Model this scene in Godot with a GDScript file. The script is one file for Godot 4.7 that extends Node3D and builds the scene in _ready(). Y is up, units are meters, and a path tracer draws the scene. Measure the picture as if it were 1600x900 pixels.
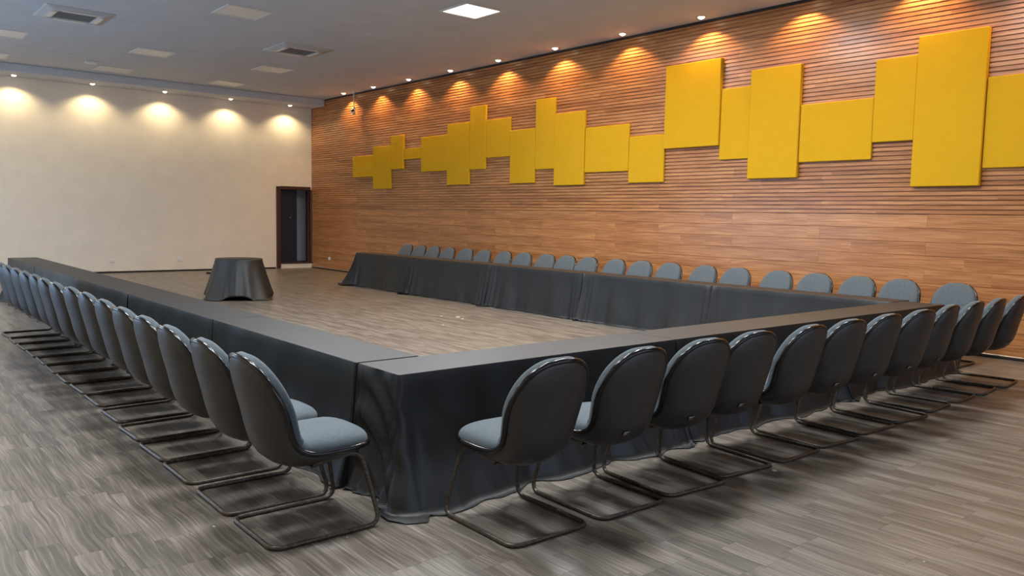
extends Node3D
# A hall with tables under black cloths in a U, blue-grey cantilever chairs, a timber wall with yellow panels.
# Axes: the timber wall is the plane x = 0, the white wall the plane z = 0, the room lies at x < 0, z > 0; metres.

const HIGH := 4.93
const TOP := 0.76
const WINDOW_Z := [5.0, 7.4, 9.8]
const FILL_WINDOW_X := [-10.6, -7.9, -5.2, -2.5]  # unseen windows added behind the camera as dim fill
const LAMP_Z := [2.48, 4.06, 5.73, 7.46, 9.18, 10.93, 12.68, 14.38, 16.1, 17.8, 19.5, 21.2]
const LAMP_X := [-0.85, -2.58, -4.32, -6.04, -7.72, -9.45, -11.2, -12.9]

var rng := RandomNumberGenerator.new()
var M := {}
var names := {}
var words := ["first", "second", "third", "fourth", "fifth", "sixth", "seventh", "eighth", "ninth", "tenth", "eleventh", "twelfth",
	"thirteenth", "fourteenth", "fifteenth", "sixteenth", "seventeenth", "eighteenth", "nineteenth", "twentieth", "twenty-first"]


func _ready():
	rng.seed = 7
	# ---- camera
	var cam := Camera3D.new()
	cam.name = "camera"
	cam.fov = 39.03
	cam.near = 0.05
	cam.far = 120.0
	cam.transform = Transform3D(Basis.from_euler(Vector3(-0.0877, -0.6995, 0.0193)), Vector3(-11.192, 1.658, 22.753))
	add_child(cam)
	cam.current = true
	# ---- sky (only beyond the windows) and exposure
	var sky_mat := ProceduralSkyMaterial.new()
	sky_mat.sky_top_color = Color(0.42, 0.58, 0.85)
	sky_mat.sky_horizon_color = Color(0.75, 0.83, 0.92)
	sky_mat.ground_bottom_color = Color(0.3, 0.3, 0.3)
	sky_mat.ground_horizon_color = Color(0.6, 0.65, 0.7)
	var sky := Sky.new()
	sky.sky_material = sky_mat
	var env := Environment.new()
	env.background_mode = Environment.BG_SKY
	env.sky = sky
	env.tonemap_mode = Environment.TONE_MAPPER_LINEAR
	env.tonemap_exposure = 1.0
	env.sdfgi_enabled = true
	env.ssao_enabled = true
	env.ssil_enabled = true
	var we := WorldEnvironment.new()
	we.name = "world_environment"
	we.environment = env
	add_child(we)
	# ---- the large area lights: ceiling panels that are switched on, the daylight windows, and windows added behind the camera for fill
	var lit := [Vector2(-3.16, 12.06), Vector2(-3.16, 15.2), Vector2(-5.86, 12.25), Vector2(-5.86, 15.2), Vector2(-3.16, 18.3), Vector2(-5.86, 18.3), Vector2(-8.6, 15.2), Vector2(-10.4, 18.3), Vector2(-8.6, 18.3), Vector2(-10.6, 4.6), Vector2(-10.6, 8.6)]  # the last two are added out of view to brighten the far left
	for k in lit.size():
		area_light("ceiling_panel_light", Vector3(lit[k].x, HIGH - 0.03, lit[k].y), Vector3(-PI / 2, 0, 0), Vector2(0.7, 0.7), Color(0.965, 0.985, 1.0), 12.9)
	for z in WINDOW_Z:
		area_light("fill_window_light", Vector3(-13.38, 1.35, z), Vector3(0, -PI / 2, 0), Vector2(1.3, 2.2), Color(0.64, 0.82, 1.0), 7.5)
	for x in FILL_WINDOW_X:
		area_light("fill_window_light", Vector3(x, 1.85, 26.38), Vector3.ZERO, Vector2(1.7, 1.9), Color(0.94, 0.97, 1.0), 1.6)

	make_materials()
	build_shell()
	build_timber_wall()
	build_floor()
	build_door()
	build_ceiling_fixtures(lit)
	build_lamps()
	build_panels()
	build_cloths()
	build_chairs()
	build_small_things()


func area_light(called: String, at: Vector3, turn: Vector3, size: Vector2, col: Color, e: float):
	var l := AreaLight3D.new()
	l.name = numbered(called)
	l.area_size = size
	l.light_color = col
	l.light_energy = e
	l.area_range = 40.0
	l.area_attenuation = 2.0
	l.shadow_enabled = true
	add_child(l)
	l.position = at
	l.rotation = turn


# ------------------------------------------------------------------ naming and nodes
func numbered(called: String) -> String:
	var n: int = names.get(called, 0)
	names[called] = n + 1
	return called if n == 0 else "%s_%03d" % [called, n]


func tag(o: Node, label: String, category: String, group := ""):
	o.set_meta("label", label)
	o.set_meta("category", category)
	if group != "":
		o.set_meta("group", group)


func thing(called: String, label: String, category: String, group := "", at := Vector3.ZERO, turn := 0.0) -> Node3D:
	var o := Node3D.new()
	o.name = numbered(called)
	add_child(o)
	o.position = at
	o.rotation.y = turn
	tag(o, label, category, group)
	return o


func part(called: String, mesh: Mesh, mat: Material, parent: Node) -> MeshInstance3D:
	var o := MeshInstance3D.new()
	o.name = called if parent != self else numbered(called)
	o.mesh = mesh
	o.material_override = mat
	parent.add_child(o, true)
	return o


func struct(called: String, mesh: Mesh, mat: Material) -> MeshInstance3D:
	var o := MeshInstance3D.new()
	o.name = called
	o.mesh = mesh
	o.material_override = mat
	add_child(o, true)
	o.set_meta("kind", "structure")
	return o


# ------------------------------------------------------------------ mesh helpers
func begin() -> SurfaceTool:
	var st := SurfaceTool.new()
	st.begin(Mesh.PRIMITIVE_TRIANGLES)
	return st


func tri(st: SurfaceTool, a: Vector3, b: Vector3, c: Vector3, ua := Vector2.ZERO, ub := Vector2.ZERO, uc := Vector2.ZERO):
	# a, b, c run counterclockwise seen from outside; Godot's front faces run clockwise
	st.set_uv(ua)
	st.add_vertex(a)
	st.set_uv(uc)
	st.add_vertex(c)
	st.set_uv(ub)
	st.add_vertex(b)


func quad(st: SurfaceTool, a: Vector3, b: Vector3, c: Vector3, d: Vector3, ua := Vector2.ZERO, ub := Vector2.ZERO, uc := Vector2.ZERO, ud := Vector2.ZERO):
	tri(st, a, b, c, ua, ub, uc)
	tri(st, a, c, d, ua, uc, ud)


func done(st: SurfaceTool) -> ArrayMesh:
	st.index()
	st.generate_normals()
	return st.commit()


func add_box(st: SurfaceTool, c: Vector3, s: Vector3, bev := 0.0, turn := Basis.IDENTITY):
	# a box with chamfered edges, flat shaded
	st.set_smooth_group(-1)
	var h := s / 2.0
	var b: float = min(bev, min(h.x, min(h.y, h.z)) * 0.9)
	var p := func(sx: int, sy: int, sz: int, axis: int) -> Vector3:
		var v := Vector3(sx * (h.x - b), sy * (h.y - b), sz * (h.z - b))
		if axis == 0: v.x = sx * h.x
		if axis == 1: v.y = sy * h.y
		if axis == 2: v.z = sz * h.z
		return c + turn * v
	for s1 in [-1, 1]:
		var f := [p.call(s1, -1, -1, 0), p.call(s1, 1, -1, 0), p.call(s1, 1, 1, 0), p.call(s1, -1, 1, 0)]
		if s1 < 0: f.reverse()
		quad(st, f[0], f[1], f[2], f[3])
		f = [p.call(-1, s1, -1, 1), p.call(-1, s1, 1, 1), p.call(1, s1, 1, 1), p.call(1, s1, -1, 1)]
		if s1 < 0: f.reverse()
		quad(st, f[0], f[1], f[2], f[3])
		f = [p.call(-1, -1, s1, 2), p.call(1, -1, s1, 2), p.call(1, 1, s1, 2), p.call(-1, 1, s1, 2)]
		if s1 < 0: f.reverse()
		quad(st, f[0], f[1], f[2], f[3])
	if b <= 0.0:
		return
	for s1 in [-1, 1]:
		for s2 in [-1, 1]:
			var flip: bool = s1 * s2 < 0
			var f := [p.call(s1, s2, -1, 0), p.call(s1, s2, -1, 1), p.call(s1, s2, 1, 1), p.call(s1, s2, 1, 0)]
			if flip: f.reverse()
			quad(st, f[0], f[1], f[2], f[3])
			f = [p.call(-1, s1, s2, 1), p.call(-1, s1, s2, 2), p.call(1, s1, s2, 2), p.call(1, s1, s2, 1)]
			if flip: f.reverse()
			quad(st, f[0], f[1], f[2], f[3])
			f = [p.call(s2, -1, s1, 2), p.call(s2, -1, s1, 0), p.call(s2, 1, s1, 0), p.call(s2, 1, s1, 2)]
			if flip: f.reverse()
			quad(st, f[0], f[1], f[2], f[3])
			for s3 in [-1, 1]:
				var t := [p.call(s1, s2, s3, 0), p.call(s1, s2, s3, 1), p.call(s1, s2, s3, 2)]
				if s1 * s2 * s3 < 0: t.reverse()
				tri(st, t[0], t[1], t[2])


func box(c: Vector3, s: Vector3, bev := 0.0, turn := Basis.IDENTITY) -> ArrayMesh:
	var st := begin()
	add_box(st, c, s, bev, turn)
	return done(st)


func add_grid(st: SurfaceTool, rows: Array, closed := false, flip := false, uvs := Vector2.ONE):
	# rows of points, smooth; the normal is (along the row) x (to the next row)
	st.set_smooth_group(0)
	var nr := rows.size()
	var nc: int = rows[0].size()
	for i in nr - 1:
		for j in (nc if closed else nc - 1):
			var k := (j + 1) % nc
			var a: Vector3 = rows[i][j]
			var b: Vector3 = rows[i][k]
			var c: Vector3 = rows[i + 1][k]
			var d: Vector3 = rows[i + 1][j]
			var ua := Vector2(float(j) / (nc - 1), float(i) / (nr - 1)) * uvs
			var ub := Vector2(float(j + 1) / (nc - 1), float(i) / (nr - 1)) * uvs
			var uc := Vector2(float(j + 1) / (nc - 1), float(i + 1) / (nr - 1)) * uvs
			var ud := Vector2(float(j) / (nc - 1), float(i + 1) / (nr - 1)) * uvs
			if flip:
				quad(st, d, c, b, a, ud, uc, ub, ua)
			else:
				quad(st, a, b, c, d, ua, ub, uc, ud)


func add_tube(st: SurfaceTool, pts: Array, r: float, sides := 10, closed := false):
	# a round tube along a polyline, with its frame carried along
	var rows := []
	var n := pts.size()
	var up := Vector3.UP
	var d0: Vector3 = (pts[1] - pts[0]).normalized()
	if absf(d0.dot(up)) > 0.9:
		up = Vector3.RIGHT
	var side := d0.cross(up).normalized()
	for i in n:
		var d: Vector3
		if closed:
			d = (pts[(i + 1) % n] - pts[(i + n - 1) % n]).normalized()
		else:
			d = (pts[mini(i + 1, n - 1)] - pts[maxi(i - 1, 0)]).normalized()
		side = (side - d * side.dot(d)).normalized()
		var v := d.cross(side)
		var row := []
		for k in sides:
			var a := TAU * k / sides
			row.append(pts[i] + side * cos(a) * r + v * sin(a) * r)
		rows.append(row)
	if closed:
		rows.append(rows[0])
	else:
		var cap0 := []
		var cap1 := []
		for k in sides:
			cap0.append(pts[0])
			cap1.append(pts[n - 1])
		rows.push_front(cap0)
		rows.append(cap1)
	add_grid(st, rows, true)


func add_lathe(st: SurfaceTool, profile: Array, at := Vector3.ZERO, sides := 24):
	# profile of (radius, height) from the bottom up gives faces outwards
	var rows := []
	for p in profile:
		var row := []
		for k in sides:
			var a := TAU * k / sides
			row.append(at + Vector3(p.x * cos(a), p.y, -p.x * sin(a)))
		rows.append(row)
	add_grid(st, rows, true)


func rounded(path: Array, radii: Array, steps := 6) -> Array:
	# polyline with its inner corners rounded
	var out := [path[0]]
	for i in range(1, path.size() - 1):
		var p: Vector3 = path[i]
		var r: float = radii[i - 1]
		var a: Vector3 = p + (path[i - 1] - p).normalized() * r
		var b: Vector3 = p + (path[i + 1] - p).normalized() * r
		for k in steps + 1:
			var t := float(k) / steps
			out.append(a.lerp(p, t).lerp(p.lerp(b, t), t))
	out.append(path[path.size() - 1])
	return out


func smooth(pts: Array, t: float):
	# Catmull-Rom through evenly spaced values, t in 0..1
	var n := pts.size() - 1
	var f := clampf(t, 0.0, 1.0) * n
	var i := mini(int(f), n - 1)
	var u := f - i
	var a = pts[maxi(i - 1, 0)]
	var b = pts[i]
	var c = pts[i + 1]
	var d = pts[mini(i + 2, n)]
	return 0.5 * ((2.0 * b) + (c - a) * u + (2.0 * a - 5.0 * b + 4.0 * c - d) * u * u + (3.0 * b - a - 3.0 * c + d) * u * u * u)


func even(loop: Array, count: int) -> Array:
	# a closed line resampled at even steps and eased a little
	var total := 0.0
	var n := loop.size()
	for i in n: total += (loop[(i + 1) % n] - loop[i]).length()
	var out := []
	var at := 0
	var gone := 0.0
	for k in count:
		var want := total * k / count
		while gone + (loop[(at + 1) % n] - loop[at % n]).length() < want:
			gone += (loop[(at + 1) % n] - loop[at % n]).length()
			at += 1
		var step: float = maxf((loop[(at + 1) % n] - loop[at % n]).length(), 1e-6)
		out.append(loop[at % n].lerp(loop[(at + 1) % n], clampf((want - gone) / step, 0.0, 1.0)))
	for pass_ in 2:
		var e := []
		for k in count:
			e.append(out[k] * 0.5 + (out[(k + 1) % count] + out[(k + count - 1) % count]) * 0.25)
		out = e
	return out


# ------------------------------------------------------------------ textures and materials
func noise(seed_: int, freq: float, octaves := 4, kind := FastNoiseLite.TYPE_SIMPLEX_SMOOTH) -> FastNoiseLite:
	var n := FastNoiseLite.new()
	n.seed = seed_
	n.noise_type = kind
	n.frequency = freq
	n.fractal_octaves = octaves
	n.fractal_type = FastNoiseLite.FRACTAL_FBM
	return n


func grain_image(w: int, h: int, dark: Color, mid: Color, light: Color, stretch: float, seed_: int, wave: float, weight: float) -> Image:
	# streaks along u: long noise, bent by a slow wave, with fine pores on top
	var coarse := noise(seed_, 0.012, 3)
	var fine := noise(seed_ + 1, 0.055, 3)
	var bend := noise(seed_ + 2, 0.006, 2)
	var img := Image.create(w, h, false, Image.FORMAT_RGB8)
	for y in h:
		for x in w:
			# wrap by blending the last quarter into the first
			var xx := x / stretch
			var yy := y + wave * bend.get_noise_2d(x * 0.6, y)
			var a := coarse.get_noise_2d(xx, yy)
			var b := fine.get_noise_2d(xx * 1.4, yy * 2.2)
			var v := 0.5 + weight * a + (1.04 - weight) * b
			var c: Color
			if v < 0.5:
				c = dark.lerp(mid, clampf(v * 2.0, 0, 1))
			else:
				c = mid.lerp(light, clampf(v * 2.0 - 1.0, 0, 1))
			img.set_pixel(x, y, c)
	img.generate_mipmaps()
	return img


func vinyl_image(w: int, h: int, dark: Color, mid: Color, light: Color, seed_: int) -> Image:
	# printed oak: soft blotches drawn out along the plank, faint streaks, and sparse thin pale scratches
	var blotch := noise(seed_, 0.011, 3)
	var streak := noise(seed_ + 1, 0.05, 3)
	var scratch := noise(seed_ + 2, 0.045, 2)
	var bend := noise(seed_ + 3, 0.004, 2)
	var img := Image.create(w, h, false, Image.FORMAT_RGB8)
	for y in h:
		for x in w:
			var yy := y + 9.0 * bend.get_noise_2d(x * 0.7, y * 0.6)
			var v := 0.5 + 0.42 * blotch.get_noise_2d(x / 9.0, yy * 0.8) + 0.36 * streak.get_noise_2d(x / 28.0, yy * 1.1)
			var k := scratch.get_noise_2d(x / 22.0 + 300.0, yy * 1.9 + x * 0.05)
			v += 0.8 * pow(maxf(0.0, k - 0.12), 1.3)
			img.set_pixel(x, y, dark.lerp(mid, clampf(v * 2.0, 0, 1)) if v < 0.5 else mid.lerp(light, clampf(v * 2.0 - 1.0, 0, 1)))
	img.generate_mipmaps()
	return img


func cloud_image(size: int, a: Color, b: Color, freq: float, seed_: int, octaves := 4) -> Image:
	var n := noise(seed_, freq, octaves)
	var g := n.get_seamless_image(size, size, false, false, 0.2)
	var img := Image.create(size, size, false, Image.FORMAT_RGB8)
	for y in size:
		for x in size:
			img.set_pixel(x, y, a.lerp(b, g.get_pixel(x, y).r))
	return img


func mat(col: Color, rough: float, metal := 0.0, spec := 0.5) -> StandardMaterial3D:
	var m := StandardMaterial3D.new()
	m.albedo_color = col
	m.roughness = rough
	m.metallic = metal
	m.metallic_specular = spec
	return m


func triplanar(m: StandardMaterial3D, img: Image, scale: float, world := true):
	m.albedo_texture = ImageTexture.create_from_image(img)
	m.uv1_triplanar = true
	m.uv1_world_triplanar = world
	m.uv1_scale = Vector3.ONE * scale


func make_materials():
	# timber boards: one grain picture, six shifts and tones of it
	var wood := ImageTexture.create_from_image(grain_image(1024, 256, Color(0.55, 0.345, 0.195), Color(0.66, 0.445, 0.27), Color(0.75, 0.535, 0.34), 18.0, 11, 6.0, 0.42))
	M.boards = []
	for k in 8:
		var m := mat(Color(1, 1, 1).lerp([Color(0.9, 0.88, 0.87), Color(1, 0.98, 0.95), Color(0.95, 0.93, 0.93), Color(1, 1, 1)][k % 4], 0.5), 0.28)
		m.albedo_texture = wood
		m.uv1_offset = Vector3(fmod(k * 0.37, 1.0), fmod(k * 0.29, 1.0), 0)
		M.boards.append(m)
	M.board_back = mat(Color(0.3, 0.19, 0.12), 0.8)
	# vinyl floor planks
	var fl := mat(Color(1, 1, 1), 0.36)
	fl.albedo_texture = ImageTexture.create_from_image(vinyl_image(1024, 512, Color(0.28, 0.252, 0.225), Color(0.41, 0.377, 0.341), Color(0.56, 0.525, 0.482), 23))
	fl.vertex_color_use_as_albedo = true
	M.plank = fl
	M.slab = mat(Color(0.15, 0.13, 0.12), 0.9)
	# walls and ceiling
	var wh := mat(Color(1, 1, 1), 0.85)
	triplanar(wh, cloud_image(512, Color(0.875, 0.82, 0.74), Color(0.905, 0.85, 0.77), 0.012, 31), 0.28)
	M.plaster = wh
	var ce := mat(Color(1, 1, 1), 0.9)
	triplanar(ce, cloud_image(256, Color(0.73, 0.74, 0.752), Color(0.76, 0.77, 0.782), 0.02, 41), 0.2)
	M.ceiling = ce
	M.paint = mat(Color(0.82, 0.81, 0.79), 0.5)
	M.white_plastic = mat(Color(0.84, 0.83, 0.8), 0.35)
	M.grille = mat(Color(0.46, 0.47, 0.48), 0.6)
	M.unit = mat(Color(0.70, 0.70, 0.695), 0.5)
	M.dark_gap = mat(Color(0.05, 0.05, 0.055), 0.8)
	M.skirt = mat(Color(0.07, 0.05, 0.045), 0.5)
	M.aluminium = mat(Color(0.8, 0.79, 0.76), 0.35, 0.6)
	M.door_wood = mat(Color(0.27, 0.15, 0.095), 0.4)
	M.door_leaf = mat(Color(0.085, 0.11, 0.165), 0.45)
	M.grey_wall = mat(Color(0.8, 0.79, 0.77), 0.8)
	M.steel = mat(Color(0.75, 0.75, 0.74), 0.25, 0.9)
	M.brass = mat(Color(0.8, 0.76, 0.66), 0.4, 0.4)
	# yellow fabric panels
	var ye := mat(Color(1, 1, 1), 0.9, 0.0, 0.2)
	triplanar(ye, cloud_image(256, Color(0.75, 0.575, 0.11), Color(0.765, 0.59, 0.12), 0.03, 43), 0.6)
	M.yellow = ye
	# black polyester cloth
	var cl := mat(Color(1, 1, 1), 0.5)
	triplanar(cl, cloud_image(256, Color(0.078, 0.081, 0.085), Color(0.10, 0.102, 0.106), 0.02, 47), 0.8)
	M.cloth = cl
	# chairs
	var up := mat(Color(1, 1, 1), 0.85)
	triplanar(up, cloud_image(512, Color(0.25, 0.285, 0.31), Color(0.315, 0.355, 0.38), 0.03, 53, 5), 1.7)
	up.rim_enabled = true
	up.rim = 0.2
	up.rim_tint = 0.4
	M.fabric = up
	var sh := mat(Color(1, 1, 1), 0.42)
	triplanar(sh, cloud_image(256, Color(0.155, 0.143, 0.132), Color(0.205, 0.19, 0.175), 0.03, 59), 1.3)
	M.shell = sh
	M.piping = mat(Color(0.055, 0.05, 0.05), 0.2)
	var tu := mat(Color(1, 1, 1), 0.38)
	triplanar(tu, cloud_image(256, Color(0.13, 0.115, 0.1), Color(0.42, 0.36, 0.295), 0.05, 61, 5), 3.0)
	tu.metallic = 0.25
	M.tube = tu
	M.rubber = mat(Color(0.04, 0.04, 0.04), 0.7)
	M.paper = mat(Color(0.72, 0.71, 0.68), 0.8)
	M.glass_dark = mat(Color(0.03, 0.03, 0.035), 0.08)
	# worn stickers: two rows of pale strokes, too worn to read
	M.stickers = []
	for c in [Color(0.78, 0.72, 0.62), Color(0.82, 0.5, 0.2)]:
		var img := Image.create(64, 48, false, Image.FORMAT_RGB8)
		img.fill(Color(0.12, 0.11, 0.105))
		var r2 := RandomNumberGenerator.new()
		r2.seed = 5
		for k in 7:
			img.fill_rect(Rect2i(5 + k * 8, 8 + r2.randi() % 5, 6, 9), Color(0.82, 0.79, 0.72))
			if k < 5:
				img.fill_rect(Rect2i(9 + k * 8, 26 + r2.randi() % 4, 6, 9), c)
		var sm := mat(Color(1, 1, 1), 0.5)
		sm.albedo_texture = ImageTexture.create_from_image(img)
		M.stickers.append(sm)
	M.lamp_on = glow(Color(1.0, 0.93, 0.8), 9.0)
	M.panel_on = glow(Color(1.0, 0.99, 0.96), 3.0)
	M.window_on = glow(Color(0.55, 0.75, 1.0), 3.0)


func glow(c: Color, e: float) -> StandardMaterial3D:
	var m := mat(Color(0.9, 0.9, 0.9), 0.5)
	m.emission_enabled = true
	m.emission = c
	m.emission_energy_multiplier = e
	return m


# ------------------------------------------------------------------ the setting
func build_shell():
	# white end wall, with the doorway cut out of it
	var st := begin()
	var t := 0.24
	add_box(st, Vector3((-13.74 - 1.0) / 2, HIGH / 2, -t / 2), Vector3(12.74, HIGH + 0.4, t))
	add_box(st, Vector3(-0.375, (HIGH + 2.33) / 2 + 0.1, -t / 2), Vector3(1.25, HIGH - 2.33 + 0.2, t))
	add_box(st, Vector3(0.125, HIGH / 2, -t / 2), Vector3(0.25, HIGH + 0.4, t))
	add_box(st, Vector3(-0.375, 0.04, -t / 2), Vector3(1.25, 0.18, t))
	struct("wall_back", done(st), M.plaster)
	# the wall of daylight windows, beyond the picture's edge, and the wall behind the camera with its added fill windows
	st = begin()
	var wz := WINDOW_Z
	add_box(st, Vector3(-13.62, HIGH / 2, 2.05), Vector3(0.24, HIGH + 0.4, 4.58))
	add_box(st, Vector3(-13.62, HIGH / 2, 6.2), Vector3(0.24, HIGH + 0.4, 1.08))
	add_box(st, Vector3(-13.62, HIGH / 2, 8.6), Vector3(0.24, HIGH + 0.4, 1.08))
	add_box(st, Vector3(-13.62, HIGH / 2, 18.5), Vector3(0.24, HIGH + 0.4, 16.08))
	for z in wz:
		add_box(st, Vector3(-13.62, 3.78, z), Vector3(0.24, 2.7, 1.32))
		add_box(st, Vector3(-13.62, 0.015, z), Vector3(0.24, 0.43, 1.32))
	struct("wall_left", done(st), M.plaster)
	st = begin()
	add_box(st, Vector3(-6.7, 0.34, 26.62), Vector3(14.1, 1.1, 0.24))
	add_box(st, Vector3(-6.7, 3.975, 26.62), Vector3(14.1, 2.31, 0.24))
	for e in [[-13.75, -11.46], [-9.74, -8.76], [-7.04, -6.06], [-4.34, -3.36], [-1.64, 0.35]]:
		add_box(st, Vector3((e[0] + e[1]) / 2, 1.855, 26.62), Vector3(e[1] - e[0], 1.94, 0.24))
	struct("wall_front", done(st), M.plaster)
	for k in FILL_WINDOW_X.size():  # glowing windows put in here only to lend light from behind
		var w := struct("fill_window_%d" % (k + 1 + WINDOW_Z.size()), frame_mesh(1.7, 1.9, 0.07, 0.08), M.paint)
		w.position = Vector3(FILL_WINDOW_X[k], 1.85, 26.5)
		part("pane", box(Vector3(0, 0, 0.02), Vector3(1.62, 1.82, 0.01)), M.window_on, w)
	for k in wz.size():
		var w := struct("fill_window_%d" % (k + 1), frame_mesh(1.3, 2.2, 0.07, 0.08), M.paint)
		w.position = Vector3(-13.5, 1.33, wz[k])
		w.rotation.y = PI / 2
		part("pane", box(Vector3(0, 0, -0.02), Vector3(1.22, 2.12, 0.01)), M.window_on, w)
	# ceiling slab, the dropped beam over the white wall
	struct("ceiling", box(Vector3(-6.75, HIGH + 0.15, 13.1), Vector3(14.2, 0.3, 27.3)), M.ceiling)
	struct("trim_1", box(Vector3(-6.75, (4.74 + HIGH) / 2, 0.44), Vector3(13.48, HIGH - 4.74, 0.88), 0.012), M.ceiling)
	# dark skirtings and the pale strip along the timber wall
	struct("baseboard_back", box(Vector3(-7.3, 0.022, 0.008), Vector3(12.3, 0.044, 0.016), 0.004), M.skirt)
	struct("baseboard_right", box(Vector3(-0.03, 0.018, 13.25), Vector3(0.02, 0.036, 26.4), 0.004), M.skirt)
	struct("trim_2", box(Vector3(-0.030, 0.043, 13.25), Vector3(0.018, 0.014, 26.4), 0.004), M.aluminium)
	# thin dark strip where timber meets the ceiling
	struct("trim_3", box(Vector3(-0.012, HIGH - 0.022, 13.7), Vector3(0.02, 0.042, 25.6), 0.004), M.skirt)


func frame_mesh(w: float, h: float, b: float, d: float) -> ArrayMesh:
	var st := begin()
	for s in [-1, 1]:
		add_box(st, Vector3(s * (w - b) / 2, 0, 0), Vector3(b, h, d), 0.006)
		add_box(st, Vector3(0, s * (h - b) / 2, 0), Vector3(w - 2 * b, b, d), 0.006)
	return done(st)


const BOARD := 0.1832
const BOARD_LONG := 3.05

func board_mesh(length: float, grooved: bool) -> ArrayMesh:
	# profile across the board (height, how far it stands proud), swept along z; board's origin at its lower left edge
	var prof := []
	var g := 0.0035
	var p := 0.024 if grooved else 0.018
	if grooved:
		var s := BOARD / 3.0
		prof.append(Vector2(0.0, 0.0))
		for k in 3:
			var y0 := s * k
			prof.append_array([Vector2(y0 + 0.0075, 0.0), Vector2(y0 + 0.0085, p - 0.003), Vector2(y0 + 0.0115, p), Vector2(y0 + s - 0.0115, p), Vector2(y0 + s - 0.0085, p - 0.003), Vector2(y0 + s - 0.0075, 0.0)])
		prof.append(Vector2(BOARD, 0.0))
	else:
		prof = [Vector2(0.001, 0.0), Vector2(0.001, p - g), Vector2(0.001 + g, p), Vector2(BOARD - 0.001 - g, p), Vector2(BOARD - 0.001, p - g), Vector2(BOARD - 0.001, 0.0)]
	var st := begin()
	st.set_smooth_group(-1)
	var z0 := 0.001
	var z1 := length - 0.001
	for i in prof.size() - 1:
		var a: Vector2 = prof[i]
		var b: Vector2 = prof[i + 1]
		var va := a.y * 0.5 + (1.0 - a.x / 0.75)
		var vb := b.y * 0.5 + (1.0 - b.x / 0.75)
		var u1 := z1 / 3.2
		quad(st, Vector3(-a.y, a.x, z0), Vector3(-a.y, a.x, z1), Vector3(-b.y, b.x, z1), Vector3(-b.y, b.x, z0), Vector2(0, va), Vector2(u1, va), Vector2(u1, vb), Vector2(0, vb))
	for e in [0, 1]:
		var z := z0 if e == 0 else z1
		var k := 1 if grooved else 0
		while k + 5 < prof.size():
			var a: Vector2 = prof[k]
			var d: Vector2 = prof[k + 5]
			if e == 0:
				quad(st, Vector3(0, a.x, z), Vector3(-p, a.x + 0.003, z), Vector3(-p, d.x - 0.003, z), Vector3(0, d.x, z))
			else:
				quad(st, Vector3(0, d.x, z), Vector3(-p, d.x - 0.003, z), Vector3(-p, a.x + 0.003, z), Vector3(0, a.x, z))
			k += 6
	return done(st)


func build_timber_wall():
	var wall := struct("wall_right", box(Vector3(0.145, HIGH / 2, 13.15), Vector3(0.25, HIGH + 0.4, 27.2)), M.board_back)
	var shared := {}
	var lowest := 1.789 - 10 * BOARD
	for row in 28:
		var y := lowest + row * BOARD
		var grooved := row >= 10
		if y > HIGH - 0.05:
			continue
		var y_fit := minf(1.0, (HIGH - 0.004 - y) / BOARD)
		var z := 0.004 - (0.0 if row % 2 else BOARD_LONG / 2.0) - 0.31
		while z < 24.4:
			var a := maxf(z, 0.004)
			var b := z + BOARD_LONG
			z += BOARD_LONG
			var key := "%s_%.2f" % [grooved, b - a]
			if not shared.has(key):
				shared[key] = board_mesh(b - a, grooved)
			var o := part("plank", shared[key], M.boards[rng.randi() % 8], wall)
			o.position = Vector3(0.018 - 0.0, maxf(y, 0.001), a)
			if y < 0.0:
				o.scale.y = (BOARD + y) / BOARD
			elif y_fit < 1.0:
				o.scale.y = y_fit


func plank_top(st: SurfaceTool, at: Vector3, w: float, l: float, uv: Vector2, tone: float):
	var c := 0.0007
	var d := 0.0009
	st.set_smooth_group(-1)
	st.set_color(Color(tone, tone, tone))
	var s := Vector2(1.0 / 1.5, 1.0 / 0.75)
	var f := func(x: float, z: float) -> Vector2: return uv + Vector2(z * s.x, x * s.y)
	var p := [at + Vector3(c, 0, c), at + Vector3(c, 0, l - c), at + Vector3(w - c, 0, l - c), at + Vector3(w - c, 0, c)]
	var q := [at + Vector3(0.0002, -d, 0.0002), at + Vector3(0.0002, -d, l - 0.0002), at + Vector3(w - 0.0002, -d, l - 0.0002), at + Vector3(w - 0.0002, -d, 0.0002)]
	quad(st, p[0], p[1], p[2], p[3], f.call(c, c), f.call(c, l - c), f.call(w - c, l - c), f.call(w - c, c))
	for k in 4:
		var n := (k + 1) % 4
		quad(st, q[k], q[n], p[n], p[k], f.call(p[k].x - at.x, p[k].z - at.z), f.call(p[n].x - at.x, p[n].z - at.z), f.call(p[n].x - at.x, p[n].z - at.z), f.call(p[k].x - at.x, p[k].z - at.z))


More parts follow.
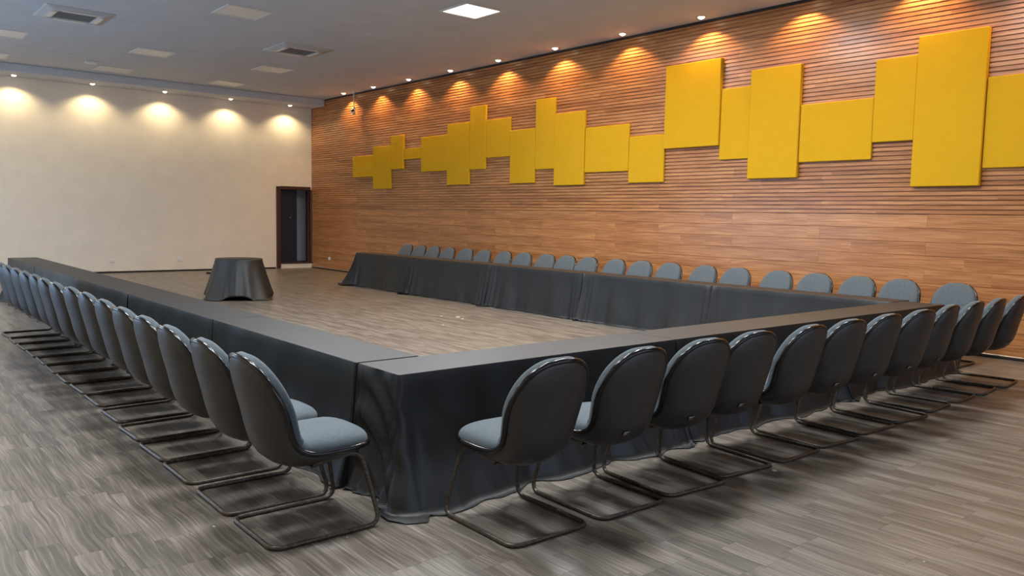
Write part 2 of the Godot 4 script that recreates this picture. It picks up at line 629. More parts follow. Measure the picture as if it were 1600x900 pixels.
func build_floor():
	var w := 0.184
	var l := 1.22
	var slab := struct("floor", box(Vector3(-6.75, -0.1016, 13.1), Vector3(14.2, 0.2, 27.3)), M.slab)
	var kinds := []
	for k in 14:
		var st := begin()
		plank_top(st, Vector3.ZERO, w, l, Vector2(rng.randf(), rng.randf()), rng.randf_range(0.95, 1.04))
		kinds.append(done(st))
	var spots := []
	var x := -13.5
	while x < -0.03:
		var z := -rng.randf() * l
		while z < 26.5:
			spots.append(Vector3(x, 0, z))
			z += l
		x += w
	var eye := Vector3(-11.19, 0, 22.75)
	var ahead := Vector3(0.644, 0, -0.765)
	var near := []
	for s in spots:
		var v: Vector3 = s + Vector3(w / 2, 0, l / 2) - eye
		var dist := v.dot(ahead)
		var across := v.dot(Vector3(0.765, 0, 0.644))
		var inside: bool = dist > 2.6 and absf(across) < dist * 0.66 + 0.3
		near.append([dist if inside else 1000.0 + dist, s])
	near.sort_custom(func(a, b): return a[0] < b[0])
	var rest := begin()
	for k in near.size():
		var s: Vector3 = near[k][1]
		if k < 290:
			var o := part("plank", kinds[rng.randi() % kinds.size()], M.plank, slab)
			o.position = s
		else:
			plank_top(rest, s, w, l, Vector2(rng.randf(), rng.randf()), rng.randf_range(0.95, 1.04))
	var far := part("planks", done(rest), M.plank, slab)
	far.set_meta("kind", "stuff")


func build_door():
	# frame of dark timber round the opening, a dark leaf standing in it, a grey wall of the lobby beyond
	var st := begin()
	add_box(st, Vector3(-1.065, 1.21, -0.05), Vector3(0.13, 2.40, 0.17), 0.008)
	add_box(st, Vector3(-0.525, 2.37, -0.05), Vector3(0.95, 0.10, 0.17), 0.008)
	add_box(st, Vector3(-0.035, 1.24, -0.05), Vector3(0.03, 2.20, 0.17), 0.006)
	var d := struct("door_1", done(st), M.door_wood)
	var leaf := part("door_leaf", box(Vector3(-0.70, 1.24, -0.19), Vector3(0.6, 2.16, 0.045), 0.004), M.door_leaf, d)
	st = begin()
	add_lathe(st, [Vector2(0.0, -0.02), Vector2(0.018, -0.018), Vector2(0.022, 0.0), Vector2(0.018, 0.018), Vector2(0.0, 0.02)], Vector3.ZERO, 12)
	var knob := part("door_knob", done(st), M.steel, leaf)
	knob.position = Vector3(-0.62, 1.5, -0.15)
	part("threshold", box(Vector3(-0.5, 0.155, -0.06), Vector3(1.0, 0.03, 0.2), 0.004), M.door_wood, d)
	# lobby behind the wall
	st = begin()
	add_box(st, Vector3(-0.6, 1.3, -1.25), Vector3(2.6, 2.7, 0.1))
	add_box(st, Vector3(-1.75, 1.3, -0.72), Vector3(0.1, 2.7, 0.96))
	add_box(st, Vector3(0.55, 1.3, -0.72), Vector3(0.1, 2.7, 0.96))
	struct("wall_lobby", done(st), M.grey_wall)
	struct("floor_lobby", box(Vector3(-0.6, 0.07, -0.72), Vector3(2.4, 0.14, 0.96)), M.slab)
	struct("ceiling_lobby", box(Vector3(-0.6, 2.6, -0.72), Vector3(2.4, 0.1, 0.96)), M.slab)


# ------------------------------------------------------------------ ceiling
func panel_light(at: Vector2, on: bool, label: String):
	var t := thing("ceiling_panel", label, "light panel", "square light panels in the ceiling", Vector3(at.x, HIGH, at.y))
	var st := begin()
	var h := 0.375
	for s in [-1, 1]:
		add_box(st, Vector3(s * (h - 0.022), -0.008, 0), Vector3(0.044, 0.02, h * 2), 0.004)
		add_box(st, Vector3(0, -0.008, s * (h - 0.022)), Vector3(h * 2 - 0.088, 0.02, 0.044), 0.004)
	part("frame", done(st), M.paint, t)
	part("diffuser", box(Vector3(0, -0.004, 0), Vector3(h * 2 - 0.088, 0.012, h * 2 - 0.088), 0.002), M.panel_on if on else M.white_plastic, t)


func cassette(at: Vector2, label: String):
	var t := thing("air_conditioner", label, "air conditioner", "ceiling cassette air conditioners", Vector3(at.x, HIGH, at.y))
	var h := 0.53
	var st := begin()
	# a bevelled plate that steps down to a raised ring round the grille
	var rings := []
	for r in [[h, 0.0, 0.03], [h, -0.014, 0.03], [h - 0.012, -0.022, 0.03], [0.43, -0.03, 0.08], [0.42, -0.045, 0.09], [0.30, -0.048, 0.02], [0.295, -0.03, 0.02]]:
		var row := []
		for c in [[1, 1], [-1, 1], [-1, -1], [1, -1]]:
			var e: float = r[0] - r[2]
			var a0 := atan2(c[1], c[0]) - PI / 4
			for k in 5:
				var a := a0 + k * PI / 8
				row.append(Vector3(c[0] * e + cos(a) * r[2], r[1], c[1] * e + sin(a) * r[2]))
		rings.append(row)
	add_grid(st, rings, true, true)
	part("body", done(st), M.unit, t)
	var g := part("grille", box(Vector3(0, -0.028, 0), Vector3(0.6, 0.012, 0.6)), M.grille, t)
	var bar := box(Vector3.ZERO, Vector3(0.58, 0.014, 0.014), 0.003)
	for k in 11:
		var b := part("slat", bar, M.grille, g)
		b.position = Vector3(0, -0.036, -0.25 + k * 0.05)
	var lou := begin()
	add_box(lou, Vector3(0, -0.052, 0.365), Vector3(0.5, 0.008, 0.075), 0.003)
	add_box(lou, Vector3(0, -0.045, 0.318), Vector3(0.5, 0.006, 0.014), 0.001)
	var lm := done(lou)
	for k in 4:
		var o := part("louver", lm, M.white_plastic, t)
		o.rotation.y = k * PI / 2


func build_ceiling_fixtures(lit: Array):
	panel_light(lit[0], true, "lit square ceiling panel, bright white")
	var more := ["above the row along the timber wall, next after the one in the picture", "above the middle of the open floor", "above the near row of tables", "above the table end by the timber wall", "above the chairs facing the white wall", "above the long row by the chairs facing the timber wall", "above the floor behind the chairs facing the timber wall", "above the near table corner", "added as fill, beyond the chairs facing the timber wall", "added as fill, above the far chairs facing the timber wall"]
	for k in range(1, lit.size()):
		panel_light(lit[k], true, "lit square ceiling panel " + more[k - 1])
	panel_light(Vector2(-5.9, 1.75), false, "unlit ceiling panel near the dropped beam, beside the smoke detector")
	panel_light(Vector2(-3.2, 1.7), false, "unlit ceiling panel near the dropped beam, nearest the timber wall")
	panel_light(Vector2(-5.85, 4.6), false, "unlit ceiling panel between the two air conditioners and the dropped beam, above the table row")
	panel_light(Vector2(-3.2, 4.55), false, "unlit ceiling panel just beyond the smaller looking air conditioner")
	panel_light(Vector2(-8.52, 4.52), false, "unlit ceiling panel cut by the picture's edge, beyond the larger looking air conditioner")
	panel_light(Vector2(-8.4, 1.75), false, "unlit ceiling panel whose tip shows at the picture's edge near the beam")
	panel_light(Vector2(-5.82, 9.33), false, "unlit ceiling panel nearest the top of the picture, largest of the unlit ones")
	cassette(Vector2(-7.84, 7.1), "square ceiling air conditioner with grey grille, nearest the picture's left corner")
	cassette(Vector2(-3.78, 7.08), "square ceiling air conditioner with grey grille, nearer the timber wall")
	var d := thing("smoke_detector", "small white box on the ceiling beside an unlit panel near the beam", "detector", "", Vector3(-6.55, HIGH, 2.5))
	part("body", box(Vector3(0, -0.03, 0), Vector3(0.24, 0.06, 0.13), 0.012), M.white_plastic, d)
	var hs := [[Vector2(-6.98, 7.04), "flush ceiling hatch beside the corner air conditioner"], [Vector2(-7.23, 2.89), "flush ceiling hatch beside the small detector box"], [Vector2(-3.2, 9.4), "flush ceiling hatch between the lit panel and the nearer air conditioner"]]
	for h in hs:
		var t := thing("ceiling_hatch", h[1], "hatch", "flush hatches in the ceiling", Vector3(h[0].x, HIGH, h[0].y))
		var f := part("frame", frame_mesh(0.62, 0.46, 0.018, 0.012), M.ceiling, t)
		f.rotation.x = PI / 2
		part("cover", box(Vector3(0, -0.002, 0), Vector3(0.58, 0.006, 0.42)), M.ceiling, t)
	# a white rod from the ceiling with a small camera on it
	var c := thing("security_camera", "small white camera on a rod hanging from the ceiling by the timber wall", "camera", "", Vector3(-0.14, HIGH, 2.81))
	var st := begin()
	add_tube(st, [Vector3.ZERO, Vector3(0, -0.42, 0)], 0.014, 10)
	add_lathe(st, [Vector2(0.0, -0.03), Vector2(0.045, -0.03), Vector2(0.05, 0.0)], Vector3.ZERO, 16)
	part("rod", done(st), M.white_plastic, c)
	st = begin()
	add_box(st, Vector3(0, -0.44, 0), Vector3(0.07, 0.07, 0.07), 0.015)
	part("joint", done(st), M.white_plastic, c)
	st = begin()
	var prof := [Vector2(0.0, -0.07), Vector2(0.045, -0.065), Vector2(0.055, -0.05), Vector2(0.055, 0.06), Vector2(0.045, 0.08), Vector2(0.0, 0.085)]
	add_lathe(st, prof, Vector3.ZERO, 18)
	var body := part("body", done(st), M.white_plastic, c)
	body.position = Vector3(-0.03, -0.535, 0.02)
	body.rotation = Vector3(1.15, -0.75, 0)
	st = begin()
	add_lathe(st, [Vector2(0.0, 0.084), Vector2(0.04, 0.084), Vector2(0.04, 0.096), Vector2(0.0, 0.1)], Vector3.ZERO, 18)
	part("lens", done(st), M.glass_dark, body)


func spot_lamp(at: Vector3, label: String, group: String, col: Color, e: float, angle: float, blend: float):
	var t := thing("ceiling_spotlight", label, "spotlight", group, at)
	var st := begin()
	add_lathe(st, [Vector2(0.052, -0.004), Vector2(0.064, -0.016), Vector2(0.078, -0.012), Vector2(0.084, 0.002)], Vector3.ZERO, 20)
	part("trim_ring", done(st), M.brass, t)
	st = begin()
	add_lathe(st, [Vector2(0.0, -0.042), Vector2(0.03, -0.038), Vector2(0.052, -0.02), Vector2(0.056, 0.0)], Vector3.ZERO, 20)
	part("bulb", done(st), M.lamp_on, t)
	var l := SpotLight3D.new()
	l.name = "light"
	l.light_color = col
	l.light_energy = e
	l.light_size = 0.035
	l.spot_range = 30.0
	l.spot_attenuation = 2.0
	l.spot_angle = angle
	l.spot_angle_attenuation = blend
	l.shadow_enabled = true
	t.add_child(l)
	l.position = Vector3(0, -0.052, 0)
	l.rotation.x = -PI / 2


func build_lamps():
	for k in LAMP_Z.size():
		spot_lamp(Vector3(-0.27, HIGH, LAMP_Z[k]), "%s glowing spotlight from the doorway corner, along the timber wall" % words[k], "spotlights along the timber wall", Color(1.0, 0.80, 0.54), 2.9, 63.0, 0.35)
	for k in LAMP_X.size():
		spot_lamp(Vector3(LAMP_X[k], 4.74, 0.37), "%s glowing spotlight from the timber wall, in the beam over the white wall" % words[k], "spotlights in the dropped beam", Color(1.0, 0.92, 0.74), 2.0, 66.0, 0.6)


# ------------------------------------------------------------------ yellow panels on the timber wall: z from, z to, top, bottom, how proud
func build_panels():
	var P := [
		[2.585, 3.68, 3.21, 2.645, 0.045, "small yellow wall panel at the doorway end"],
		[3.685, 4.58, 3.42, 2.315, 0.05, "upright yellow wall panel, second from the doorway end"],
		[4.585, 5.175, 3.648, 2.80, 0.06, "narrow yellow wall panel, third from the doorway end"],
		[5.18, 5.965, 3.30, 3.028, 0.045, "smallest yellow wall panel, a low link between taller ones"],
		[5.97, 7.055, 3.533, 2.697, 0.05, "squarish yellow wall panel just after the smallest one"],
		[7.06, 7.925, 3.762, 2.36, 0.05, "tall yellow wall panel, sixth from the doorway end"],
		[7.93, 8.51, 4.085, 2.69, 0.05, "narrow yellow wall panel with the first high peak from the doorway"],
		[8.515, 9.35, 3.75, 2.93, 0.045, "squarish yellow wall panel, eighth from the doorway end"],
		[9.355, 10.15, 3.467, 2.356, 0.05, "upright yellow wall panel, ninth from the doorway end"],
		[10.155, 10.735, 4.035, 2.625, 0.05, "narrow yellow wall panel with the second high peak from the doorway"],
		[10.74, 11.58, 3.70, 2.29, 0.06, "tall yellow wall panel, eleventh from the doorway end"],
		[11.585, 12.705, 3.37, 2.52, 0.045, "squarish yellow wall panel, twelfth from the doorway end"],
		[12.71, 13.525, 3.133, 2.305, 0.045, "low yellow wall panel before the big step up"],
		[13.53, 14.66, 4.271, 2.872, 0.075, "large yellow wall panel after the big step up"],
		[14.665, 15.222, 3.768, 2.64, 0.045, "narrow yellow wall panel between two larger ones past the big step"],
		[15.227, 16.085, 3.997, 2.32, 0.075, "tall yellow wall panel, sixteenth from the doorway end"],
		[16.09, 17.20, 3.392, 2.546, 0.045, "broad low yellow wall panel, seventeenth from the doorway end"],
		[17.205, 17.77, 3.895, 2.776, 0.06, "narrow yellow wall panel beside the largest one"],
		[17.775, 18.63, 4.12, 2.157, 0.085, "largest tallest yellow wall panel near the picture's edge"],
		[18.635, 19.76, 3.502, 2.376, 0.045, "yellow wall panel cut off by the picture's edge"],
	]
	for p in P:
		var t := part("wall_panel", box(Vector3.ZERO, Vector3(p[4], p[2] - p[3], p[1] - p[0] - 0.004), 0.008), M.yellow, self)
		t.position = Vector3(-0.001 - p[4] / 2.0, (p[2] + p[3]) / 2.0, (p[0] + p[1]) / 2.0)
		tag(t, p[5], "wall panel", "yellow panels on the timber wall")


# ------------------------------------------------------------------ table cloths
# open: per side (-x, +z, +x, -z) how far the hem stands out; 0 where the next table abuts
func cloth_mesh(x0: float, x1: float, z0: float, z1: float, open: Array, gather: float, seed_: int, swag: bool, bow: float, reach: float) -> ArrayMesh:
	var r2 := RandomNumberGenerator.new()
	r2.seed = seed_
	var n := noise(seed_, 1.0, 2)
	var st := begin()
	# points round the top edge, counterclockwise seen from above: -x side (z up), +z side, +x side, -z side
	var corners := [Vector2(x0, z0), Vector2(x0, z1), Vector2(x1, z1), Vector2(x1, z0)]
	var normals := [Vector2(-1, 0), Vector2(0, 1), Vector2(1, 0), Vector2(0, -1)]
	var pts := []      # position, outward direction, stand-out, side, distance to the nearer corner, u, side fraction
	var u := 0.0
	for s in 4:
		var a: Vector2 = corners[s]
		var b: Vector2 = corners[(s + 1) % 4]
		var length := a.distance_to(b)
		var k := maxi(6, int(length / (0.022 if length < 0.6 else 0.03)))
		var prev: float = open[(s + 3) % 4]
		var next: float = open[(s + 1) % 4]
		for i in k + 1:
			var f := float(i) / k
			var o: float = open[s]
			var da := f * length
			var db := (1.0 - f) * length
			# swell towards an open corner
			if prev > 0.0 and o > 0.0: o += 0.3 * maxf(prev, o) * exp(-da / 0.16)
			if next > 0.0 and o > 0.0: o += 0.3 * maxf(next, o) * exp(-db / 0.16)
			pts.append([a.lerp(b, f), normals[s], o, s, minf(da, db), u + da, f, length])
		u += length
		# the corner itself: directions turned between the two sides
		for c in [0.25, 0.5, 0.75]:
			var d: Vector2 = normals[s].slerp(normals[(s + 1) % 4], c)
			var oo: float = lerpf(open[s], next, c)
			if open[s] > 0.0 and next > 0.0:
				oo += 0.4 * maxf(open[s], next)
			elif open[s] > 0.0 or next > 0.0:
				d = normals[s] if open[s] > 0.0 else normals[(s + 1) % 4]
				oo = maxf(open[s], next)
			pts.append([b, d, oo, s, 0.0, u + c * 0.06, 1.0, length])
		u += 0.06
	var ph1 := r2.randf() * TAU
	var ph2 := r2.randf() * TAU
	var rows := []
	var levels := 22
	for i in levels + 4:
		var d := minf(float(i) / levels, 1.0)
		var beyond := maxf(0.0, float(i - levels))
		var row := []
		for p in pts:
			var pos: Vector2 = p[0]
			var dir: Vector2 = p[1]
			var o: float = p[2]
			var out := 0.003 * minf(1.0, i)
			var y := TOP - d * (TOP - 0.006)
			if i == 0: y = TOP
			elif i == 1: y = TOP - 0.010
			if o > 0.0:
				var q: float = p[5]
				var near_joint := exp(-p[4] / reach)
				out += o * pow(d, bow) * (1.0 + 0.5 * n.get_noise_2d(q * 1.7, 3.0))
				var soft := 0.008 * sin(q * 5.1 + ph1) + 0.010 * sin(q * 10.7 + ph2) + 0.012 * n.get_noise_2d(q * 2.2, d * 0.9)
				out += soft * pow(d, 0.9)
				var folds := 0.5 + 0.5 * sin(q * (74.0 if reach < 0.15 else 52.0) + 1.6 * sin(q * 23.0 + ph1) + 1.2 * d)
				out += gather * near_joint * folds * (0.25 + 0.75 * d) * minf(1.0, d * 9.0)
				if swag and p[3] == 0:
					# swags that fall from the joint's top towards the hanging corner
					var f: float = p[6]
					var w := sin((d * 5.2 - pow(f, 1.5) * 2.7 + 0.3 * sin(f * 3.0)) * TAU * 0.62 + 0.6)
					out += 0.026 * w * minf(1.0, d * 5.0) * (0.35 + 0.65 * sin(clampf(f, 0.0, 1.0) * PI))
				if beyond > 0.0:
					var pud := (0.5 + n.get_noise_2d(q * 3.1, 7.0)) * (0.03 + (0.05 if reach < 0.15 else 0.24) * near_joint + 0.25 * clampf(o - 0.06, 0.0, 0.14))
					out += maxf(0.004, pud) * beyond / 4.0
					y = 0.006 + (0.012 if reach < 0.15 else 0.035) * near_joint * (0.5 + 0.5 * sin(q * 60.0 + beyond * 2.0)) * (1.0 if beyond < 4.0 else 0.3)
				elif d > 0.93:
					y = maxf(y, 0.006 + 0.01 * near_joint)
			row.append(Vector3(pos.x + dir.x * out, y, pos.y + dir.y * out))
		rows.append(row)
	add_grid(st, rows, true, true)
	# top sheet, with a faint undulation
	var tops := []
	var nx := maxi(6, int((x1 - x0) / 0.09))
	var nz := maxi(6, int((z1 - z0) / 0.09))
	for i in nz + 1:
		var row := []
		for j in nx + 1:
			var fx := float(j) / nx
			var fz := float(i) / nz
			var inner := minf(1.0, 6.0 * minf(minf(fx, 1.0 - fx), minf(fz, 1.0 - fz)))
			var x := lerpf(x0, x1, fx)
			var z := lerpf(z0, z1, fz)
			row.append(Vector3(x, TOP + 0.0016 * n.get_noise_2d(x * 1.3, z * 1.3) * inner, z))
		tops.append(row)
	st.set_smooth_group(1)
	for i in nz:
		for j in nx:
			quad(st, tops[i][j], tops[i + 1][j], tops[i + 1][j + 1], tops[i][j + 1])
	return done(st)


func cloth(x0: float, x1: float, z0: float, z1: float, open: Array, gather: float, label: String, group: String, swag := false, bow := 2.3, reach := 0.13):
	var at := Vector3((x0 + x1) / 2, 0, (z0 + z1) / 2)
	var o := part("tablecloth", cloth_mesh(x0 - at.x, x1 - at.x, z0 - at.z, z1 - at.z, open, gather, 100 + names.get("tablecloth", 0) * 17, swag, bow, reach), M.cloth, self)
	o.position = at
	tag(o, label, "tablecloth", group)


func build_cloths():
	var g := 0.004
	# row along the chairs that face the timber wall
	var zl := [6.02, 8.42, 11.1, 13.55, 16.04, 18.44]
	var ll := ["black tablecloth farthest along the row facing the timber wall, its end free", "black tablecloth second from the white wall, row facing the timber wall",
		"black tablecloth in the middle of the long row facing the timber wall", "black tablecloth second from the near corner, long row facing the timber wall",
		"black tablecloth next to the near corner, long row facing the timber wall"]
	for k in 5:
		cloth(-8.78, -8.335, zl[k] + g, zl[k + 1] - g, [0.10, 0.0, 0.04, 0.12 if k == 0 else 0.0], 0.022, ll[k], "cloths of the row facing the timber wall")
	# row that faces the white wall
	var xf := [-8.78, -6.34, -3.92, -1.57]
	var lf := ["black tablecloth on the near corner, its end hanging in swags", "black tablecloth in the middle of the row facing the white wall", "black tablecloth at the timber wall end of the row facing the white wall"]
	for k in 3:
		cloth(xf[k] + g, xf[k + 1] - g, 18.465, 18.91, [0.03 if k == 0 else 0.0, 0.17 - 0.01 * k, 0.06 if k == 2 else 0.0, 0.03], 0.03, lf[k], "cloths of the row facing the white wall", k == 0, 1.9)
	# row in front of the timber wall
	var zr := [6.02, 8.375, 11.02, 13.445, 15.945, 18.44]
	var lr := ["black tablecloth nearest the doorway, its end sweeping out over the floor", "black tablecloth second from the doorway, row along the timber wall", "black tablecloth in the middle of the row along the timber wall, bunched hem",
		"black tablecloth fourth from the doorway, row along the timber wall", "black tablecloth farthest from the doorway, row along the timber wall"]
	for k in 5:
		cloth(-1.84, -1.40, zr[k] + g, zr[k + 1] - g, [0.10, 0.0, 0.03, 0.26 if k == 0 else 0.0], 0.075, lr[k], "cloths of the row along the timber wall", false, 1.5, 0.2)
	# small round table
	var st := begin()
	var n := noise(77, 1.0, 2)
	var rows := []
	var sides := 120
	var levels := 24
	var r0 := 0.43
	for i in levels + 4:
		var d := minf(float(i) / levels, 1.0)
		var beyond := maxf(0.0, float(i - levels))
		var row := []
		for k in sides:
			var a := TAU * k / sides
			var square: float = pow(maxf(absf(cos(2.0 * (a + 0.35))), 0.0), 3.0)
			var hang := clampf(0.90 + 0.2 * square, 0.0, 1.0)
			var fold := sin(a * 13.0 + 1.1 * sin(a * 3.0)) * 0.5 + 0.5
			var r := r0 + 0.18 * pow(d, 1.2) + 0.035 * fold * pow(d, 0.8) * minf(1.0, d * 4.0) + 0.07 * square * d * d
			var y := TOP - d * (TOP - 0.006)
			if hang < 0.98:
				y = TOP - d * (TOP - 0.006) * hang
			if beyond > 0.0:
				if hang >= 0.98:
					r += 0.02 * beyond * square
				else:
					r -= 0.002 * beyond
			row.append(Vector3(r * cos(a), maxf(y, 0.005), r * sin(a)))
		rows.append(row)
	add_grid(st, rows, true, false)
	var disc := []
	for rr in [0.0, 0.2, 0.36, r0]:
		var row := []
		for k in sides:
			row.append(Vector3(rr * cos(TAU * k / sides), TOP, rr * sin(TAU * k / sides)))
		disc.append(row)
	add_grid(st, disc, true, false)
	var t := thing("round_table", "small round table draped in black cloth, alone on the floor before the white wall", "table", "", Vector3(-5.2, 0, 7.5))
	part("tablecloth", done(st), M.cloth, t)
	st = begin()
	add_lathe(st, [Vector2(0.0, 0.002), Vector2(0.24, 0.002), Vector2(0.25, 0.02), Vector2(0.04, 0.05), Vector2(0.035, 0.70), Vector2(0.36, 0.71), Vector2(0.42, 0.715), Vector2(0.42, 0.748), Vector2(0.0, 0.75)], Vector3.ZERO, 32)
	part("pedestal", done(st), M.rubber, t)


# ------------------------------------------------------------------ chairs: a cantilever chair facing +x, its base centred on the origin
var rim_line := [Vector2(0.285, 0.450), Vector2(0.19, 0.449), Vector2(0.09, 0.445), Vector2(-0.01, 0.443), Vector2(-0.105, 0.450), Vector2(-0.175, 0.490),
	Vector2(-0.220, 0.570), Vector2(-0.258, 0.665), Vector2(-0.300, 0.765), Vector2(-0.342, 0.862), Vector2(-0.375, 0.938)]
var half_width := [0.205, 0.240, 0.250, 0.247, 0.236, 0.228, 0.236, 0.250, 0.258, 0.260, 0.252]
var shell_deep := [0.035, 0.060, 0.078, 0.090, 0.105, 0.108, 0.095, 0.078, 0.062, 0.046, 0.030]
var pad_deep := [0.062, 0.078, 0.084, 0.084, 0.080, 0.070, 0.072, 0.076, 0.074, 0.068, 0.060]

func rim_at(s: float) -> Vector2:
	return smooth(rim_line, s)

func width_at(s: float) -> float:
	# rounded at both ends: a tight round in front, a wide arch at the top
	var w: float = smooth(half_width, s)
	var front := clampf(s / 0.11, 0.0, 1.0)
	var top := clampf((1.0 - s) / 0.34, 0.0, 1.0)
	w *= pow(1.0 - pow(1.0 - front, 2.6), 1.0 / 2.6)
	w *= pow(1.0 - pow(1.0 - top, 2.15), 1.0 / 2.15)
	return w

func normal_at(s: float) -> Vector2:
	# towards the sitter: up on the seat, forward on the back
	var d := (rim_at(minf(s + 0.01, 1.0)) - rim_at(maxf(s - 0.01, 0.0))).normalized()
	return Vector2(-d.y, d.x) * -1.0

func curl_at(s: float, side: float) -> float:
	# the sides of the back curl a little forward
	return 0.03 * pow(side / 0.26, 2.0) * smoothstep(0.4, 0.66, s)

func skin(s0: float, s1: float, deep: Array, sign_: float, power: float, steps: int, across: int, ends: bool) -> Array:
	var rows := []
	for i in steps + 1:
		var f := float(i) / steps
		if ends:
			f = 0.5 - 0.5 * cos(PI * f)
		elif s0 == 0.0:
			f = 1.0 - cos(PI / 2 * f)
		elif s1 == 1.0:
			f = sin(PI / 2 * f)
		var s := lerpf(s0, s1, f)
		var c := rim_at(s)
		var nn := normal_at(s)
		var w := width_at(s)
		var dd: float = smooth(deep, s)
		# the height falls to the rim at the front and top ends as well
		var e := 1.0
		var fr := clampf(s / 0.13, 0.0, 1.0)
		var tp := clampf((1.0 - s) / 0.2, 0.0, 1.0)
		e *= pow(1.0 - pow(1.0 - fr, power), 1.0 / power) * pow(1.0 - pow(1.0 - tp, power), 1.0 / power)
		var row := []
		for j in across + 1:
			var t := -cos(PI * j / across)
			var lift := pow(maxf(0.0, 1.0 - pow(absf(t), power)), 1.0 / power)
			var h := dd * lift * e * sign_
			var p := c + nn * (h + curl_at(s, w * t))
			row.append(Vector3(p.x, p.y, w * t))
		rows.append(row)
	return rows

func make_chair() -> Node3D:
	var t := thing("cantilever_chair", "chair", "chair")
	var st := begin()
	add_grid(st, skin(0.0, 0.475, pad_deep, 1.0, 3.0, 18, 24, false), false, false)
	part("seat", done(st), M.fabric, t)
	st = begin()
	add_grid(st, skin(0.47, 1.0, pad_deep, 1.0, 5.0, 24, 28, false), false, false)
	part("backrest", done(st), M.fabric, t)
	st = begin()
	add_grid(st, skin(0.0, 1.0, shell_deep, -1.0, 2.2, 40, 22, true), false, true)
	part("shell", done(st), M.shell, t)
	# glossy piping round the edge
	var loop := []
	var steps := 160
	for side in [1.0, -1.0]:
		for i in steps:
			var f := 0.5 - 0.5 * cos(PI * float(i) / steps)
			var s: float = f if side > 0 else 1.0 - f
			var c := rim_at(s)
			var p := c + normal_at(s) * curl_at(s, width_at(s))
			loop.append(Vector3(p.x, p.y, (width_at(s) + 0.002) * side))
	loop = even(loop, 96)
	st = begin()
	add_tube(st, loop, 0.0150, 10, true)
	part("edge_piping", done(st), M.piping, t)
	# the bent tube: under the seat, forward, down, back along the floor and across behind
	var half := []
	var run := rounded([Vector3(-0.06, 0.372, 0.185), Vector3(0.20, 0.415, 0.205), Vector3(0.292, 0.0125, 0.262), Vector3(-0.31, 0.0125, 0.265), Vector3(-0.31, 0.0125, 0.0)], [0.075, 0.075, 0.07], 7)
	for p in run: half.append(p)
	var path := half.duplicate()
	for i in range(half.size() - 2, -1, -1):
		path.append(Vector3(half[i].x, half[i].y, -half[i].z))
	st = begin()
	add_tube(st, path, 0.0125, 10)
	part("sled_frame", done(st), M.tube, t)
	st = begin()
	add_box(st, Vector3(0.02, 0.372, 0), Vector3(0.05, 0.012, 0.36), 0.003)
	add_box(st, Vector3(-0.05, 0.362, 0), Vector3(0.04, 0.012, 0.37), 0.003)
	part("bracket", done(st), M.tube, t)
	return t


func sticker_mesh() -> ArrayMesh:
	var st := begin()
	st.set_smooth_group(-1)
	var w := 0.026
	var h := 0.018
	quad(st, Vector3(0, -h, -w), Vector3(0, -h, w), Vector3(0, h, w), Vector3(0, h, -w), Vector2(0, 1), Vector2(1, 1), Vector2(1, 0), Vector2(0, 0))
	add_box(st, Vector3(0.0012, 0, 0), Vector3(0.002, h * 2, w * 2), 0.0002)
	return done(st)


func build_chairs():
	var proto := make_chair()
	var stick := sticker_mesh()
	var first := true
	var put := func(at: Vector3, turn: float, label: String, group: String, sticker: int):
		var o: Node3D
		if names.get("used_chair", 0) == 0:
			o = proto
			names["used_chair"] = 1
		else:
			o = proto.duplicate()
			o.name = numbered("cantilever_chair")
			add_child(o)
		o.position = at
		o.rotation.y = turn
		tag(o, label, "chair", group)
		if sticker >= 0:
			var s := part("sticker", stick, M.stickers[sticker], o)
			# low on the shell's back
			var c := rim_at(0.53) - normal_at(0.53) * 0.1035
			s.position = Vector3(c.x, c.y, -0.06)
			var nn := normal_at(0.53)
			s.rotation = Vector3(0, 0, atan2(nn.y, nn.x))
			s.set_meta("label", "worn pale sticker")
	# facing the timber wall, from the near corner away
	var zl := [18.82, 18.24, 17.60, 17.04, 16.45, 15.83, 15.18, 14.6, 14.02, 13.45, 12.89, 12.33, 11.76, 11.2, 10.64]
	for k in zl.size():
		var dx := lerpf(0.0, 0.09, clampf(k / 7.0, 0, 1))
		put.call(Vector3(-9.295 + dx + rng.randf_range(-0.012, 0.012), 0, zl[k]), rng.randf_range(-0.03, 0.03),
			"blue-grey cantilever chair facing the timber wall, %s from the near table corner" % words[k], "chairs facing the timber wall", -1)
	# facing the white wall
	var xf := [-8.375, -7.74, -7.13, -6.57, -5.98, -5.39, -4.78, -4.18, -3.57, -2.97, -2.41, -1.80]
	var sf := [-1, 0, 1, 0, -1, 0, 0, 0, 0, -1, 0, 0]
	for k in xf.size():
		put.call(Vector3(xf[k], 0, 19.46 + rng.randf_range(-0.015, 0.015) - (0.05 if k > 7 else 0.0)), PI / 2 + rng.randf_range(-0.05, 0.05) + (0.1 if k > 7 else -0.04),
			"blue-grey cantilever chair with its back to the camera, %s from the near table corner" % words[k], "chairs facing the white wall", sf[k])
	# with their backs to the timber wall
	var zr := [6.343, 6.90, 7.46, 8.037, 8.699, 9.303, 9.979, 10.597, 11.27, 11.83, 12.386, 13.045, 13.645, 14.261, 14.936, 15.548, 16.233, 16.844, 17.435, 18.02, 18.688]
	for k in zr.size():
		put.call(Vector3(-0.965, 0, zr[k]), PI + rng.randf_range(-0.05, 0.05),
			"blue-grey chair with its back to the timber wall, %s from the doorway end" % words[k], "chairs along the timber wall", -1)


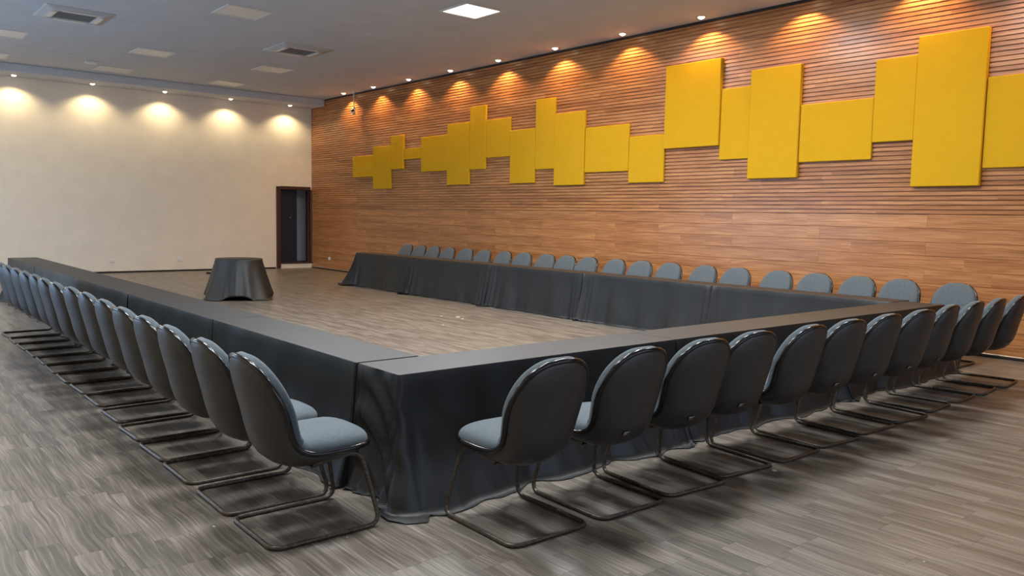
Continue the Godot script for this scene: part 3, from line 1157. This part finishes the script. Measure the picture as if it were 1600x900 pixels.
func build_small_things():
	# sockets
	var so := [[Vector3(-5.62, 0.31, 0.0), 0.0, "white wall socket low on the white wall, farther from the doorway"], [Vector3(-3.9, 0.31, 0.0), 0.0, "white wall socket low on the white wall, nearer the doorway"],
		[Vector3(0.0, 0.332, 1.137), -PI / 2, "white wall socket low on the timber wall near the doorway"]]
	for s in so:
		var t := thing("wall_socket", s[2], "socket", "wall sockets", s[0], s[1])
		part("cover_plate", box(Vector3(0, 0, 0.007), Vector3(0.13, 0.085, 0.014), 0.004), M.white_plastic, t)
		part("outlet", box(Vector3(0, 0, 0.015), Vector3(0.055, 0.045, 0.006), 0.002), M.paint, t)
	# scraps of white paper on the floor inside the tables, and specks by the chairs
	var sc := [[Vector3(-3.51, 0, 11.83), 0.032, "small white paper scrap on the inner floor, nearest the bunched cloth"], [Vector3(-3.43, 0, 12.3), 0.035, "small white paper scrap on the inner floor, nearest the timber wall row's middle"],
		[Vector3(-3.38, 0, 12.1), 0.05, "largest white paper scrap on the open floor inside the tables"], [Vector3(-4.12, 0, 12.74), 0.022, "tiny white paper scrap on the inner floor nearest the near row"],
		[Vector3(-6.42, 0, 19.84), 0.02, "tiny white scrap on the floor behind the fourth near chair"], [Vector3(-9.217, 0, 19.13), 0.009, "white speck on the floor beside the corner chair's sled base"],
		[Vector3(-9.70, 0, 18.58), 0.009, "white speck on the floor behind the corner chair"], [Vector3(-7.12, 0, 21.11), 0.009, "white speck on the open floor near the bottom edge"]]
	for s in sc:
		var st := begin()
		st.set_smooth_group(-1)
		var r: float = s[1]
		var pts := []
		for k in 7:
			var a := TAU * k / 7.0
			pts.append(Vector3(cos(a) * r * rng.randf_range(0.5, 1.0), 0.001 + r * rng.randf_range(0.0, 0.25), -sin(a) * r * rng.randf_range(0.4, 0.9)))
		for k in 7:
			var a: Vector3 = pts[k]
			var b: Vector3 = pts[(k + 1) % 7]
			tri(st, Vector3(0, r * 0.3, 0), a, b)
			quad(st, Vector3(a.x, 0.0003, a.z), Vector3(b.x, 0.0003, b.z), b, a)
		var o := part("paper_scrap", done(st), M.paper, self)
		o.position = s[0]
		tag(o, s[2], "paper scrap", "white scraps on the floor")
	var st2 := begin()
	add_lathe(st2, [Vector2(0.0, 0.0), Vector2(0.07, 0.001), Vector2(0.06, 0.035), Vector2(0.03, 0.05), Vector2(0.0, 0.052)], Vector3.ZERO, 14)
	var cap := part("floor_cap", done(st2), M.rubber, self)
	cap.position = Vector3(-3.573, 0, 1.276)
	tag(cap, "small dark cap on the floor before the white wall, beyond the round table", "floor cap")
